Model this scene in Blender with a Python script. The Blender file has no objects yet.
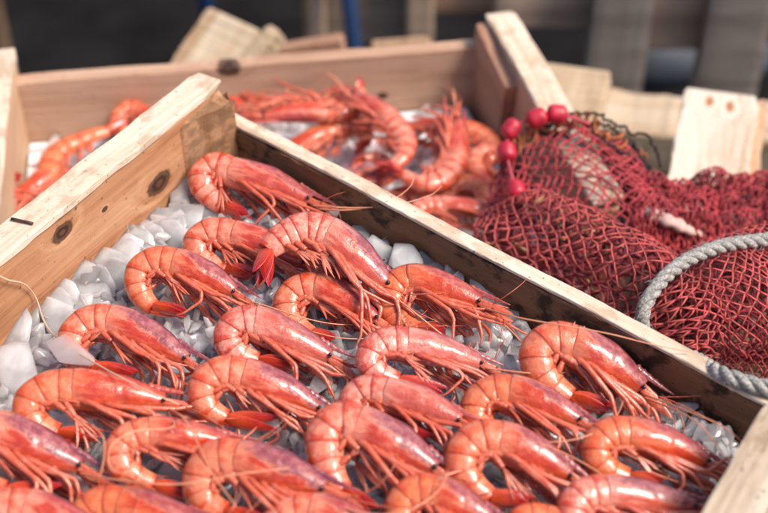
import bpy, bmesh, math, random
import numpy as np
from mathutils import Vector, Matrix

R = math.radians
rng = np.random.default_rng(11)
random.seed(11)
SC = bpy.context.scene
COL = SC.collection

# ------------------------------------------------------------------ camera, sky, sun, exposure
FPX, PITCH, DIST = 1300.0, R(40.0), 0.65          # focal length in px of a 768 wide frame, tilt down, distance to the ice
sP, cP = math.sin(PITCH), math.cos(PITCH)
CAM = np.array([0.0, -DIST * cP, DIST * sP])
cam = bpy.data.cameras.new('camera')
cam_o = bpy.data.objects.new('camera', cam)
COL.objects.link(cam_o)
cam_o.location = CAM
cam_o.rotation_euler = (R(90) - PITCH, 0, 0)
cam.sensor_width = 36.0
cam.lens = FPX / 768.0 * 36.0
cam.clip_start, cam.clip_end = 0.01, 200.0
cam.dof.use_dof = True
cam.dof.focus_distance = 0.60
cam.dof.aperture_fstop = 7.0
SC.camera = cam_o

SUN_EL, SUN_AZ = R(56), R(108)                       # azimuth from +Y towards +X
world = bpy.data.worlds.new('World')
SC.world = world
world.use_nodes = True
wn = world.node_tree
sky = wn.nodes.new('ShaderNodeTexSky')
sky.sky_type = 'NISHITA'
sky.sun_disc = False
sky.sun_elevation = SUN_EL
sky.sun_rotation = SUN_AZ
sky.dust_density = 2.5
bg = wn.nodes['Background']
bg.inputs['Strength'].default_value = 0.125
wn.links.new(sky.outputs[0], bg.inputs[0])
sun = bpy.data.lights.new('sun', 'SUN')
sun.energy = 2.9
sun.angle = R(20)
sun.color = (1.0, 0.92, 0.81)
sun_o = bpy.data.objects.new('sun', sun)
COL.objects.link(sun_o)
sd = Vector((math.sin(SUN_AZ) * math.cos(SUN_EL), math.cos(SUN_AZ) * math.cos(SUN_EL), math.sin(SUN_EL)))
sun_o.rotation_euler = sd.to_track_quat('Z', 'Y').to_euler()
sun_o.location = sd * 3

SC.view_settings.view_transform = 'Standard'
SC.view_settings.look = 'None'
SC.view_settings.exposure = 0.68
SC.render.engine = 'CYCLES'
SC.cycles.use_denoising = True
SC.cycles.max_bounces = 12
SC.cycles.transmission_bounces = 8
SC.cycles.caustics_refractive = False
SC.cycles.caustics_reflective = False


def ray(px, py):
    vx, vy = (px - 384.0) / FPX, -(py - 256.5) / FPX
    return np.array([vx, vy * sP + cP, vy * cP - sP])


def at(px, py, z=0.0):
    """the point of the place at height z that the photograph shows at pixel (px, py)"""
    d = ray(px, py)
    return CAM + d * ((z - CAM[2]) / d[2])


def depth_of(p):
    return (p[1] - CAM[1]) * cP - (p[2] - CAM[2]) * sP


# ------------------------------------------------------------------ helpers
def tag(o, label=None, cat=None, group=None, kind=None):
    if label: o['label'] = label
    if cat: o['category'] = cat
    if group: o['group'] = group
    if kind: o['kind'] = kind
    return o


def empty(name, loc):
    o = bpy.data.objects.new(name, None)
    COL.objects.link(o)
    o.location = Vector(loc)
    o.empty_display_size = 0.01
    return o


class MB:
    """collects rings, tubes and blades and links them as ONE mesh object (world coordinates in, parent's offset taken out)"""
    def __init__(self):
        self.v, self.f, self.a, self.n = [], [], [], 0

    def add(self, v, f, a=None):
        v = np.asarray(v, float)
        self.v.append(v)
        self.f.extend([tuple(i + self.n for i in q) for q in f])
        self.a.append(np.zeros((len(v), 3)) if a is None else np.asarray(a, float))
        self.n += len(v)

    def rings(self, rings, attrs=None, cap=True):
        """rings: (n, m, 3)"""
        n, m = rings.shape[:2]
        f = []
        for i in range(n - 1):
            for j in range(m):
                k = (j + 1) % m
                f.append((i * m + j, i * m + k, (i + 1) * m + k, (i + 1) * m + j))
        if cap:
            f.append(tuple(range(m - 1, -1, -1)))
            f.append(tuple((n - 1) * m + j for j in range(m)))
        self.add(rings.reshape(-1, 3), f, None if attrs is None else attrs.reshape(-1, 3))

    def tube(self, pts, rad, m=8, flat=1.0, ndir=None, attr=None):
        pts = np.asarray(pts, float)
        n = len(pts)
        rad = np.full(n, rad) if np.isscalar(rad) else np.asarray(rad, float)
        t = np.gradient(pts, axis=0)
        t /= np.linalg.norm(t, axis=1)[:, None] + 1e-12
        u = np.array(ndir if ndir is not None else (0.13, 0.21, 0.97), float)
        out = np.zeros((n, m, 3))
        th = np.linspace(0, 2 * np.pi, m, endpoint=False)
        for i in range(n):
            u = u - t[i] * np.dot(u, t[i])
            nu = np.linalg.norm(u)
            if nu < 1e-6:
                u = np.cross(t[i], (1, 0, 0)); nu = np.linalg.norm(u) + 1e-9
            u = u / nu
            w = np.cross(t[i], u)
            out[i] = pts[i] + rad[i] * (np.cos(th)[:, None] * u * flat + np.sin(th)[:, None] * w)
        at_ = None
        if attr is not None:
            at_ = np.zeros((n, m, 3))
            at_[:, :, 0] = np.linspace(attr[0], attr[1], n)[:, None]
            at_[:, :, 1] = np.cos(th)[None, :]
            at_[:, :, 2] = attr[2]
        self.rings(out, at_)

    def build(self, name, mat, parent=None, smooth=True):
        me = bpy.data.meshes.new(name)
        v = np.concatenate(self.v)
        if parent is not None:
            q = parent
            while q is not None:
                v = v - np.array(q.location); q = q.parent
        me.from_pydata(v.tolist(), [], self.f)
        me.update()
        at_ = me.attributes.new('pa', 'FLOAT_VECTOR', 'POINT')
        at_.data.foreach_set('vector', np.concatenate(self.a).astype(np.float32).ravel())
        if smooth:
            me.polygons.foreach_set('use_smooth', [True] * len(me.polygons))
        o = bpy.data.objects.new(name, me)
        COL.objects.link(o)
        if mat: me.materials.append(mat)
        if parent is not None: o.parent = parent
        return o


def spline(P, n):
    """Catmull-Rom through P, resampled evenly to n points"""
    P = np.asarray(P, float)
    P = np.vstack([2 * P[0] - P[1], P, 2 * P[-1] - P[-2]])
    out = []
    for i in range(1, len(P) - 2):
        p0, p1, p2, p3 = P[i - 1:i + 3]
        d = [max(np.linalg.norm(b - a), 1e-9) ** .5 for a, b in ((p0, p1), (p1, p2), (p2, p3))]
        t0, t1 = 0, d[0]; t2 = t1 + d[1]; t3 = t2 + d[2]
        for t in np.linspace(t1, t2, 24, endpoint=False):
            A1 = (t1 - t) / (t1 - t0) * p0 + (t - t0) / (t1 - t0) * p1
            A2 = (t2 - t) / (t2 - t1) * p1 + (t - t1) / (t2 - t1) * p2
            A3 = (t3 - t) / (t3 - t2) * p2 + (t - t2) / (t3 - t2) * p3
            B1 = (t2 - t) / (t2 - t0) * A1 + (t - t0) / (t2 - t0) * A2
            B2 = (t3 - t) / (t3 - t1) * A2 + (t - t1) / (t3 - t1) * A3
            out.append((t2 - t) / (t2 - t1) * B1 + (t - t1) / (t2 - t1) * B2)
    out.append(P[-2])
    out = np.array(out)
    s = np.concatenate([[0], np.cumsum(np.linalg.norm(np.diff(out, axis=0), axis=1))])
    q = np.linspace(0, s[-1], n)
    return np.stack([np.interp(q, s, out[:, k]) for k in range(out.shape[1])], 1)


# ------------------------------------------------------------------ materials
class N:
    """a small wrapper for building node trees"""
    def __init__(self, name):
        self.m = bpy.data.materials.new(name)
        self.m.use_nodes = True
        self.t = self.m.node_tree
        self.b = self.t.nodes['Principled BSDF']

    def new(self, ty, **kw):
        n = self.t.nodes.new('ShaderNode' + ty)
        for k, v in kw.items(): setattr(n, k, v)
        return n

    def put(self, sock, val):
        if isinstance(val, bpy.types.NodeSocket): self.t.links.new(val, sock)
        else: sock.default_value = val

    def math(self, op, a, b=0.0, c=0.0, clamp=False):
        n = self.new('Math', operation=op, use_clamp=clamp)
        for i, x in enumerate((a, b, c)): self.put(n.inputs[i], x)
        return n.outputs[0]

    def ss(self, x, lo, hi):
        n = self.new('MapRange', interpolation_type='SMOOTHSTEP')
        self.put(n.inputs['Value'], x); self.put(n.inputs['From Min'], lo); self.put(n.inputs['From Max'], hi)
        return n.outputs[0]

    def mix(self, f, a, b, blend='MIX'):
        n = self.new('Mix', data_type='RGBA', blend_type=blend)
        self.put(n.inputs[0], f)
        for s, x in ((n.inputs[6], a), (n.inputs[7], b)):
            self.put(s, x if isinstance(x, bpy.types.NodeSocket) else (*x, 1.0))
        return n.outputs[2]

    def noise(self, vec, scale, detail=4, rough=.55, dist=0.0):
        n = self.new('TexNoise')
        if vec is not None: self.put(n.inputs['Vector'], vec)
        n.inputs['Scale'].default_value = scale
        n.inputs['Detail'].default_value = detail
        n.inputs['Roughness'].default_value = rough
        n.inputs['Distortion'].default_value = dist
        return n.outputs['Fac']

    def bump(self, h, strength, dist):
        n = self.new('Bump')
        n.inputs['Strength'].default_value = strength
        n.inputs['Distance'].default_value = dist
        self.put(n.inputs['Height'], h)
        self.put(self.b.inputs['Normal'], n.outputs[0])

    def set(self, **kw):
        for k, v in kw.items():
            s = self.b.inputs[k.replace('_', ' ')]
            self.put(s, (*v, 1.0) if isinstance(v, tuple) and len(v) == 3 and s.type == 'RGBA' else v)

    def obj(self, scale=None, loc=(0, 0, 0)):
        tc = self.new('TexCoord')
        if scale is None: return tc.outputs['Object']
        mp = self.new('Mapping')
        mp.inputs['Scale'].default_value = scale
        mp.inputs['Location'].default_value = loc
        self.put(mp.inputs['Vector'], tc.outputs['Object'])
        return mp.outputs[0]


def wood(name, light, mid, dark, seed=0, knots=(), stain=0.0, axis=(5.5, 60, 60), kscale=(.62, .3, 1), kcol=(.035, .014, .007), stain_col=(.012, .008, .006), grain=1.0, rough=.72):
    g = N(name)
    o = g.obj()
    L = (seed * 3.7, seed * 1.3, seed * 2.1)
    vec = g.obj(axis, L)
    # knots push the grain aside and have a dark heart
    heart = None
    for (kx, ky, kz, kr) in knots:
        d = g.new('VectorMath', operation='SUBTRACT'); g.put(d.inputs[0], o); d.inputs[1].default_value = (kx, ky, kz)
        e = g.new('VectorMath', operation='MULTIPLY'); g.put(e.inputs[0], d.outputs[0]); e.inputs[1].default_value = kscale
        l = g.new('VectorMath', operation='LENGTH'); g.put(l.inputs[0], e.outputs[0])
        w = g.math('DIVIDE', l.outputs['Value'], kr)
        w = g.math('ADD', w, g.math('MULTIPLY', g.math('SUBTRACT', g.noise(o, 260, 2), .5), .5))
        near = g.math('SUBTRACT', 1.0, g.ss(w, .4, 2.6))
        a = g.new('VectorMath', operation='ADD'); g.put(a.inputs[0], vec)
        sc = g.new('VectorMath', operation='SCALE'); sc.inputs[0].default_value = (0, .4, 1.1); g.put(sc.inputs['Scale'], near)
        g.put(a.inputs[1], sc.outputs[0]); vec = a.outputs[0]
        h = g.math('SUBTRACT', 1.0, g.ss(w, .80, 1.05))
        ring = g.math('MULTIPLY', g.math('ADD', g.math('SINE', g.math('MULTIPLY', w, 11.0)), 1.0), .10)
        h = g.math('MULTIPLY', h, g.math('SUBTRACT', 1.0, ring))
        heart = h if heart is None else g.math('MAXIMUM', heart, h)
    n1 = g.noise(vec, 1.0 * grain, 6, .62, .35)
    n2 = g.noise(g.obj(tuple(x * 7 if x > 20 else x * 2.5 for x in axis), L), 1.0, 3, .6)
    n3 = g.noise(o, 22, 3, .5)
    rp = g.new('ValToRGB')
    rp.color_ramp.elements[0].position = .30; rp.color_ramp.elements[0].color = (*dark, 1)
    rp.color_ramp.elements[1].position = .66; rp.color_ramp.elements[1].color = (*light, 1)
    e = rp.color_ramp.elements.new(.47); e.color = (*mid, 1)
    g.put(rp.inputs[0], g.math('ADD', n1, g.math('MULTIPLY', g.math('SUBTRACT', n2, .5), .22)))
    c = rp.outputs[0]
    c = g.mix(g.math('MULTIPLY', g.ss(n3, .42, .7), .4), c, mid)
    sp = g.ss(g.noise(o, 300, 3, .6), .64, .70)
    c = g.mix(g.math('MULTIPLY', sp, .7), c, tuple(x * .3 for x in dark))
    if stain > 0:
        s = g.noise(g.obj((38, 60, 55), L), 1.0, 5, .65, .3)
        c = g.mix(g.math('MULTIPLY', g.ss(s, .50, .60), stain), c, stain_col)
    if heart is not None:
        c = g.mix(heart, c, kcol)
    g.set(Base_Color=c, Roughness=rough, Specular_IOR_Level=.3)
    g.bump(g.math('ADD', n1, g.math('MULTIPLY', n2, .7)), .55, .0012)
    return g.m


def shell_material(name, part):
    """red prawn shell; attribute pa = (place along the body, dorsal +1 .. ventral -1, this animal's own tone)"""
    g = N(name)
    a = g.new('Attribute', attribute_name='pa')
    sep = g.new('SeparateXYZ'); g.put(sep.inputs[0], a.outputs['Vector'])
    t, d, r = sep.outputs
    tone = g.math('FRACT', r)
    purple = g.math('DIVIDE', g.math('FLOOR', r), 10.0)
    o = g.obj()
    nA = g.noise(o, 95, 5, .62, .6)
    nB = g.noise(o, 330, 4, .6)
    nC = g.noise(o, 900, 2, .5)
    pale = g.mix(tone, (.66, .185, .070), (.77, .36, .29))
    sv = g.new('VectorMath', operation='MULTIPLY'); g.put(sv.inputs[0], a.outputs['Vector']); sv.inputs[1].default_value = (3.2, 2.6, 7.7)
    nS = g.noise(sv.outputs[0], 1.0, 5, .65, .5)
    orange = g.mix(tone, (.60, .075, .018), (.50, .038, .020))
    red = g.mix(tone, (.46, .045, .016), (.35, .018, .014))
    blotch = g.ss(g.math('ADD', g.math('MULTIPLY', g.math('ADD', nA, nS), .5), g.math('MULTIPLY', g.math('SUBTRACT', nB, .5), .6)), .38, .62)
    if part == 'abdomen':
        p = g.math('FRACT', t)
        band = g.ss(g.math('ADD', p, g.math('MULTIPLY', g.math('SUBTRACT', nB, .5), .55)), .60, .92)
        dors = g.ss(d, -.1, .95)
        f = g.math('ADD', g.math('MULTIPLY', band, .55), g.math('MULTIPLY', blotch, .60))
        f = g.math('ADD', f, g.math('MULTIPLY', dors, .38))
        f = g.math('ADD', f, g.math('MULTIPLY', g.ss(t, 1.0, 2.3), -.18))
        c = g.mix(g.math('ADD', f, g.math('MULTIPLY', tone, .12), clamp=True), pale, orange)
        c = g.mix(g.math('MULTIPLY', g.ss(p, .90, 1.0), .75), c, red)
    elif part == 'carapace':
        c = g.mix(g.math('MULTIPLY', blotch, .8), red, orange)
        c = g.mix(g.math('MULTIPLY', g.ss(tone, .35, .9), g.math('MULTIPLY', nS, .6)), c, pale)
        c = g.mix(g.math('MULTIPLY', g.ss(nS, .48, .70), .60), c, pale)
        # the organ shows orange through the cheek; above a wavy margin the back is glassy grey to violet
        edge = g.math('ADD', g.math('SUBTRACT', d, g.math('ADD', g.math('SUBTRACT', .42, g.math('MULTIPLY', purple, .62)), g.math('MULTIPLY', g.math('SUBTRACT', t, .3), .75))), g.math('MULTIPLY', g.math('SUBTRACT', nS, .5), 1.5))
        above = g.ss(edge, -.06, .16)
        pv = g.math('ADD', purple, .15, clamp=True)
        back = g.mix(g.ss(nB, .38, .66), (.13, .045, .070), (.34, .17, .18))
        c = g.mix(g.math('MULTIPLY', above, g.math('MULTIPLY', pv, .68)), c, back)
        lim = g.math('MULTIPLY', g.math('SUBTRACT', 1.0, g.ss(g.math('ABSOLUTE', edge), .0, .09)), .45)
        c = g.mix(lim, c, (.66, .30, .20))
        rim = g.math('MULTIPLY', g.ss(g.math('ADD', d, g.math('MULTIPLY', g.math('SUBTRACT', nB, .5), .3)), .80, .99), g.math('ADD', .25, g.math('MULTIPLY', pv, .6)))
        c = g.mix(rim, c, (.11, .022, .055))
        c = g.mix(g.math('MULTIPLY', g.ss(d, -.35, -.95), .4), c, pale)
        c = g.mix(g.math('MULTIPLY', g.ss(g.math('ADD', t, g.math('MULTIPLY', g.math('SUBTRACT', nS, .5), .7)), .72, 1.0), .6), c, pale)
    elif part == 'tail':
        c = g.mix(g.ss(g.math('ADD', t, g.math('MULTIPLY', g.math('SUBTRACT', nB, .5), .4)), .15, .85), orange, g.mix(g.ss(nS, .40, .62), (.24, .006, .012), (.46, .022, .022)))
        c = g.mix(g.math('MULTIPLY', g.ss(nA, .5, .75), .3), c, orange)
    else:  # limbs
        c = g.mix(g.math('MULTIPLY', blotch, .6), (.58, .13, .065), g.mix(tone, (.50, .055, .018), (.40, .028, .018)))
        c = g.mix(g.math('MULTIPLY', g.ss(nA, .46, .66), .5), c, (.74, .30, .20))
        c = g.mix(g.math('MULTIPLY', tone, .22), c, red)
    spk = g.new('TexVoronoi'); g.put(spk.inputs['Vector'], o); spk.inputs['Scale'].default_value = 1500
    dots = g.math('MULTIPLY', g.math('SUBTRACT', 1.0, g.ss(spk.outputs['Distance'], .16, .42)), g.ss(nB, .42, .6))
    c = g.mix(g.math('MULTIPLY', dots, .4), c, red)
    g.set(Base_Color=c, Roughness=g.math('ADD', .13, g.math('MULTIPLY', nS, .30)), IOR=1.45,
          Subsurface_Weight=.30, Subsurface_Scale=.0035, Coat_Weight=.75, Coat_Roughness=.06, Coat_IOR=1.36)
    g.b.inputs['Subsurface Radius'].default_value = (1.0, .32, .2)
    g.bump(g.math('ADD', g.math('MULTIPLY', nB, .7), g.math('MULTIPLY', nC, .35)), .5, .0011)
    return g.m


def plain(name, col, rough=.5, var=.25, scale=60, bump=.2, bdist=.001, **kw):
    g = N(name)
    o = g.obj()
    n = g.noise(o, scale, 5, .6)
    c = g.mix(g.ss(n, .3, .7), tuple(x * (1 - var) for x in col), tuple(min(1, x * (1 + var)) for x in col))
    g.set(Base_Color=c, Roughness=rough, **kw)
    g.bump(n, bump, bdist)
    return g.m


def ice_material(name, cloudy, tint):
    g = N(name)
    o = g.obj()
    oi = g.new('ObjectInfo')
    n = g.noise(o, 90, 3, .5, .5)
    n2 = g.noise(o, 380, 3, .55)
    sepn = oi.outputs['Random']
    tr = g.math('ADD', .08, g.math('MULTIPLY', g.ss(n, .3, .7), cloudy))
    g.set(Base_Color=tint, Roughness=g.math('ADD', .06, g.math('MULTIPLY', n2, .25)), IOR=1.31, Transmission_Weight=tr,
          Subsurface_Weight=1.0, Subsurface_Scale=.022, Coat_Weight=.4, Coat_Roughness=.04)
    g.b.inputs['Subsurface Radius'].default_value = (1, .97, 1)
    g.bump(g.math('ADD', n, g.math('MULTIPLY', n2, .3)), .18, .0012)
    # cloudy ice lets light through: part of the surface is a plain translucent scatterer
    tl = g.new('BsdfTranslucent'); tl.inputs[0].default_value = (*tint, 1)
    mx = g.new('MixShader')
    g.put(mx.inputs[0], g.math('ADD', .15, g.math('MULTIPLY', g.ss(n, .35, .7), .22)))
    g.put(mx.inputs[1], g.b.outputs[0]); g.put(mx.inputs[2], tl.outputs[0])
    g.put(g.t.nodes['Material Output'].inputs['Surface'], mx.outputs[0])
    return g.m


M = {}
M['end_inner'] = wood('warm_pine', (.50, .275, .140), (.41, .195, .088), (.24, .098, .045), 1)
M['pale_pine'] = wood('pale_pine', (.70, .59, .47), (.60, .47, .35), (.34, .21, .12), 2, stain=.5, stain_col=(.36, .22, .125))
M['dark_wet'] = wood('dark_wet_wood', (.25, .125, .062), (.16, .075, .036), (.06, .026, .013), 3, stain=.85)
M['post'] = wood('post_wood', (.46, .27, .15), (.36, .18, .085), (.13, .06, .028), 4, stain=.45, stain_col=(.05, .025, .014), axis=(60, 60, 5.5))
M['pink_pine'] = wood('pink_pine', (.55, .36, .23), (.46, .28, .17), (.30, .16, .09), 5)
M['red_pine'] = wood('reddish_pine', (.46, .26, .17), (.39, .205, .13), (.26, .125, .075), 6)
M['grey_wood'] = wood('grey_weathered_wood', (.30, .25, .21), (.24, .19, .155), (.13, .10, .08), 7)
M['brown_wood'] = wood('brown_old_wood', (.52, .37, .27), (.42, .29, .205), (.22, .14, .095), 8)
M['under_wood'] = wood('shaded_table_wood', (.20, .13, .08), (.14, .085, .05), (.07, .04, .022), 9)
M['carapace'] = shell_material('prawn_carapace', 'carapace')
M['abdomen'] = shell_material('prawn_abdomen', 'abdomen')
M['tail'] = shell_material('prawn_tail', 'tail')
M['limb'] = shell_material('prawn_limb', 'limb')
M['antenna'] = plain('prawn_antenna', (.68, .27, .15), .4, .2, 80)
M['eye'] = plain('prawn_eye', (.006, .005, .006), .12, .2, 80, Coat_Weight=.6)
M['ice'] = ice_material('crushed_ice', .30, (1.0, .965, .975))
M['ice_bed'] = plain('packed_ice', (.84, .81, .84), .35, .10, 140, .5, .002, Subsurface_Weight=.4, Subsurface_Scale=.006)
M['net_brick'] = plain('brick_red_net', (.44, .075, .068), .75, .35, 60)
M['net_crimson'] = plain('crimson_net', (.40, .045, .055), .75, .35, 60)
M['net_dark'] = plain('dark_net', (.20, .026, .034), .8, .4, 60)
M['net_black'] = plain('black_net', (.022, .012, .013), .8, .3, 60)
M['net_orange'] = plain('orange_brown_selvage', (.36, .105, .035), .8, .45, 90)
M['pale_cloth'] = plain('pale_pink_webbing', (.55, .36, .31), .8, .2, 60)
M['float'] = plain('red_float', (.42, .014, .032), .42, .3, 130, .25, .0006)
M['line'] = plain('pink_float_line', (.45, .06, .08), .7, .2, 90)
M['straw'] = plain('straw_bits', (.45, .30, .12), .8, .4, 60)
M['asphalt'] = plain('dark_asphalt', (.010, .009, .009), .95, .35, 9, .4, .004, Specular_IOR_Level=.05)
M['blue_paint'] = plain('blue_paint', (.008, .028, .085), .4, .25, 12)
M['grey_gap'] = plain('grey_blue_gap', (.05, .06, .075), .5, .3, 6)
M['iron'] = plain('rusty_iron', (.10, .05, .03), .6, .4, 300, Metallic=.6)


# ------------------------------------------------------------------ boards
def board(name, mat, A, B, out, height, thick, parent, seg=36, wob=.0006, bev=.0012, lean=0.0):
    """a plank whose upper inner edge runs A-B; it goes `thick` towards `out` and `height` down; its own frame follows the grain"""
    A, B = Vector(A), Vector(B)
    X = (B - A); Ln = X.length; X.normalize()
    O = Vector(out); O = (O - X * O.dot(X)).normalized()
    Z = X.cross(O)
    if Z.z < 0: Z = -Z
    if lean:
        O = (O * math.cos(lean) + Z * math.sin(lean)); Z = X.cross(O)
        if Z.z < 0: Z = -Z
    ty, tz = thick, -height
    b = bev
    prof = []
    for cx, cz, a0 in ((b, -b, 180), (b, tz + b, 90), (ty - b, tz + b, 0), (ty - b, -b, -90)):
        for k in range(4):
            aa = R({180: 90, 90: 180, 0: 270, -90: 0}[a0] + k * 30)
            prof.append((cx + b * math.cos(aa), cz + b * math.sin(aa)))
    prof = np.array(prof)
    m = len(prof)
    xs = np.linspace(0, Ln, seg)
    ph = rng.uniform(0, 6, 6)
    rings = np.zeros((seg, m, 3))
    for i, x in enumerate(xs):
        e = 1.0 if 0 < i < seg - 1 else 0.0
        dz = wob * (math.sin(x * 45 + ph[0]) + .5 * math.sin(x * 130 + ph[1]))
        dy = wob * .7 * (math.sin(x * 38 + ph[2]) + .5 * math.sin(x * 110 + ph[3]))
        jit = rng.normal(0, wob * .25, (m, 2)) * e
        end = 0 if e else .0012
        sh = np.sign(prof - np.array([ty / 2, tz / 2])) * -end
        rings[i, :, 0] = x + rng.normal(0, .0004, m) * (1 - e)
        rings[i, :, 1] = prof[:, 0] + dy + jit[:, 0] + sh[:, 0]
        rings[i, :, 2] = prof[:, 1] + dz + jit[:, 1] + sh[:, 1]
    mb = MB()
    mb.rings(rings)
    o = mb.build(name, mat, None)
    W = Matrix((( X.x, O.x, Z.x, A.x), (X.y, O.y, Z.y, A.y), (X.z, O.z, Z.z, A.z), (0, 0, 0, 1)))
    if W.to_3x3().determinant() < 0:      # keep a right-handed frame
        o.data.transform(Matrix.Diagonal((1, -1, 1, 1))); o.data.flip_normals()
        W = Matrix((( X.x, -O.x, Z.x, A.x), (X.y, -O.y, Z.y, A.y), (X.z, -O.z, Z.z, A.z), (0, 0, 0, 1)))
    if parent is not None:
        o.parent = parent
        o.matrix_local = Matrix.Translation(-Vector(parent.location)) @ W
    else:
        o.matrix_world = W
    bm = bmesh.new(); bm.from_mesh(o.data)
    bmesh.ops.recalc_face_normals(bm, faces=bm.faces)
    bm.to_mesh(o.data); bm.free()
    for p in o.data.polygons: p.use_smooth = False
    return o


def nrm(v):
    v = np.asarray(v, float)
    return v / np.linalg.norm(v)


def nail(parent, p, axis, length, r=.0007):
    mb = MB()
    a = nrm(axis)
    mb.tube([np.array(p) - a * length * .5, np.array(p) - a * length * .2, np.array(p) + a * length * .2, np.array(p) + a * length * .5], r, 8)
    return mb.build('nail', M['iron'], parent)


# ------------------------------------------------------------------ ground and table
def sheet(name, pts, z, mat):
    me = bpy.data.meshes.new(name)
    me.from_pydata([(x, y, z) for x, y in pts], [], [tuple(range(len(pts)))])
    me.materials.append(mat)
    o = bpy.data.objects.new(name, me); COL.objects.link(o)
    return o


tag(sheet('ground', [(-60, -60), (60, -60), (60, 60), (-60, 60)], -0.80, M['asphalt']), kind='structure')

ZL, ZR, ZBOT = .050, .026, -.036        # tall end boards, lower side board, underside of the front crate
ZI2 = -.088                             # ice level of the crate below
ZB_END, ZB_FAR = -.037, -.046

tb = empty('display_table', (0, .05, -.80))
tag(tb, 'plank topped stand under the two prawn crates, mostly hidden', 'table')
for k in range(6):
    y0 = -.575 + k * .130
    x0, x1 = -.75, .75
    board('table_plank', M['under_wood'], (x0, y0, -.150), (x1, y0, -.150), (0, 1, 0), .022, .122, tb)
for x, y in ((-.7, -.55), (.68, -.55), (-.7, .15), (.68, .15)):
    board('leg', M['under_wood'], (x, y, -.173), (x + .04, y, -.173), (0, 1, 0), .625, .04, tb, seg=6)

# ------------------------------------------------------------------ front crate
cA = at(221, 78, ZL); cA0 = at(0, 257, ZL)
uL = nrm(cA - cA0); oL = nrm(np.array([-uL[1], uL[0], 0]))
thickL = abs(np.dot(at(195, 71, ZL) - cA, oL))
start = cA - uL * .48
crate = empty('front_crate', (0, 0, ZBOT))
crate.name = 'wooden_crate'
tag(crate, 'pale wooden fish crate in front, filled with iced red prawns in rows', 'crate', 'wooden fish crates of prawns')
xk = lambda px, py, dz: (0, 0, 0)


def in_board(A, u, o, p):
    """grain-frame coordinates of a world point on a board that starts at A"""
    q = np.asarray(p) - A
    return float(np.dot(q, u)), float(np.dot(q, o)), float(q[2])


def on_plane(px, py, p0, n):
    d = ray(px, py)
    return CAM + d * (np.dot(np.asarray(p0) - CAM, n) / np.dot(d, n))


kn = []
for (px, py, kr) in ((62, 225, .0050), (158, 176, .0064), (104, 202, .0016)):
    q = on_plane(px, py, cA, oL)
    kx, ky, kz = in_board(start, uL, oL, q)
    kn.append((kx, 0.0, kz, kr))
M['end_board'] = wood('knotty_pine', (.54, .30, .165), (.42, .195, .09), (.20, .078, .034), 1.6, knots=kn)
inner_h = ZL - ZBOT
# the tall end board: a facing plank with a separate pale rail nailed along its top
board('end_board', M['end_board'], start - np.array([0, 0, .0045]), cA - uL * .004 - np.array([0, 0, .0045]), oL, inner_h - .0045, thickL - .002, crate, seg=60)
board('top_rail', M['pale_pine'], start - oL * .0012, cA - oL * .0012, oL, .0042, thickL + .001, crate, seg=60, wob=.0005, bev=.0009)
rA, rB = at(236, 128, ZR), at(757, 403, ZR)
uR = nrm(rB - rA); oR = nrm(np.array([-uR[1], uR[0], 0]))
if oR[1] < 0: oR = -oR
# corner of the two inner faces
A_ = np.array([uL[:2], -uR[:2]]).T
k_ = np.linalg.solve(A_, (rA - cA)[:2])
corner = np.array([*(cA + uL * k_[0])[:2], ZL])
rB2 = rB + uR * .03
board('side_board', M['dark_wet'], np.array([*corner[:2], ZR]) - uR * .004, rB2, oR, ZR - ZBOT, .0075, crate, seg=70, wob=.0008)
# pale worn strip: the top edge of the side board
board('edge_strip', M['pale_pine'], np.array([*corner[:2], ZR + .0022]) - uR * .003, rB2 + np.array([0, 0, .0022]), oR, .0021, .0082, crate, seg=90, wob=.0003, bev=.0006)
# triangular corner post
pl, pr = corner - uL * .036, corner + uR * .0125
mb = MB()
tri = [corner + oL * -.0005 + oR * 0, pl, pr]
zt, zb = ZL - .007, ZBOT
nz = 14
rings = np.zeros((nz, 12, 3))
for i in range(nz):
    z = zt + (zb - zt) * i / (nz - 1)
    for j in range(12):
        s, k = divmod(j, 4)
        p = tri[s] + (tri[(s + 1) % 3] - tri[s]) * (k / 4)
        c = (tri[0] + tri[1] + tri[2]) / 3
        p = p + nrm(p - c) * rng.normal(0, .0004)
        rings[i, j] = (p[0], p[1], z + (rng.normal(0, .0012) if i == 0 else 0))
mb.rings(rings)
o = mb.build('corner_post', M['post'], crate, smooth=False)
# near end board (bottom right of the photo)
nA, nB = at(767, 401, ZL), at(701, 513, ZL)
uN = nrm(nB - nA); oN = nrm(np.array([-uN[1], uN[0], 0]))
if oN[0] < 0: oN = -oN
M['near_board'] = wood('beige_pine', (.56, .46, .35), (.46, .35, .25), (.20, .12, .07), 12, stain=.55, stain_col=(.24, .15, .085), grain=1.3)
board('end_board', M['near_board'], nA - uN * .004, nA + uN * .42, oN, ZL - ZBOT, .019, crate, seg=50)
# the fourth side and the bottom, out of the frame and under the ice
board('side_board', M['pale_pine'], start + np.array([0, 0, ZR - ZL]), nA + uN * .42 + np.array([0, 0, ZR - ZL]), -oR, ZR - ZBOT, .0075, crate)
nb = nA + uN * .40
mb = MB()
quad = [np.array([*p[:2], 0]) for p in (start, corner, rB, nb)]
v = [(p[0], p[1], z) for z in (ZBOT + .008, ZBOT + .001) for p in quad]
mb.add(v, [(0, 1, 2, 3), (7, 6, 5, 4), (0, 4, 5, 1), (1, 5, 6, 2), (2, 6, 7, 3), (3, 7, 4, 0)])
mb.build('bottom_board', M['pale_pine'], crate, smooth=False)
nail(crate, at(22, 221, ZL + .001), nrm(at(31, 224, ZL) - at(13, 220, ZL)), .011)
FRONT = [p[:2] for p in quad]

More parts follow.
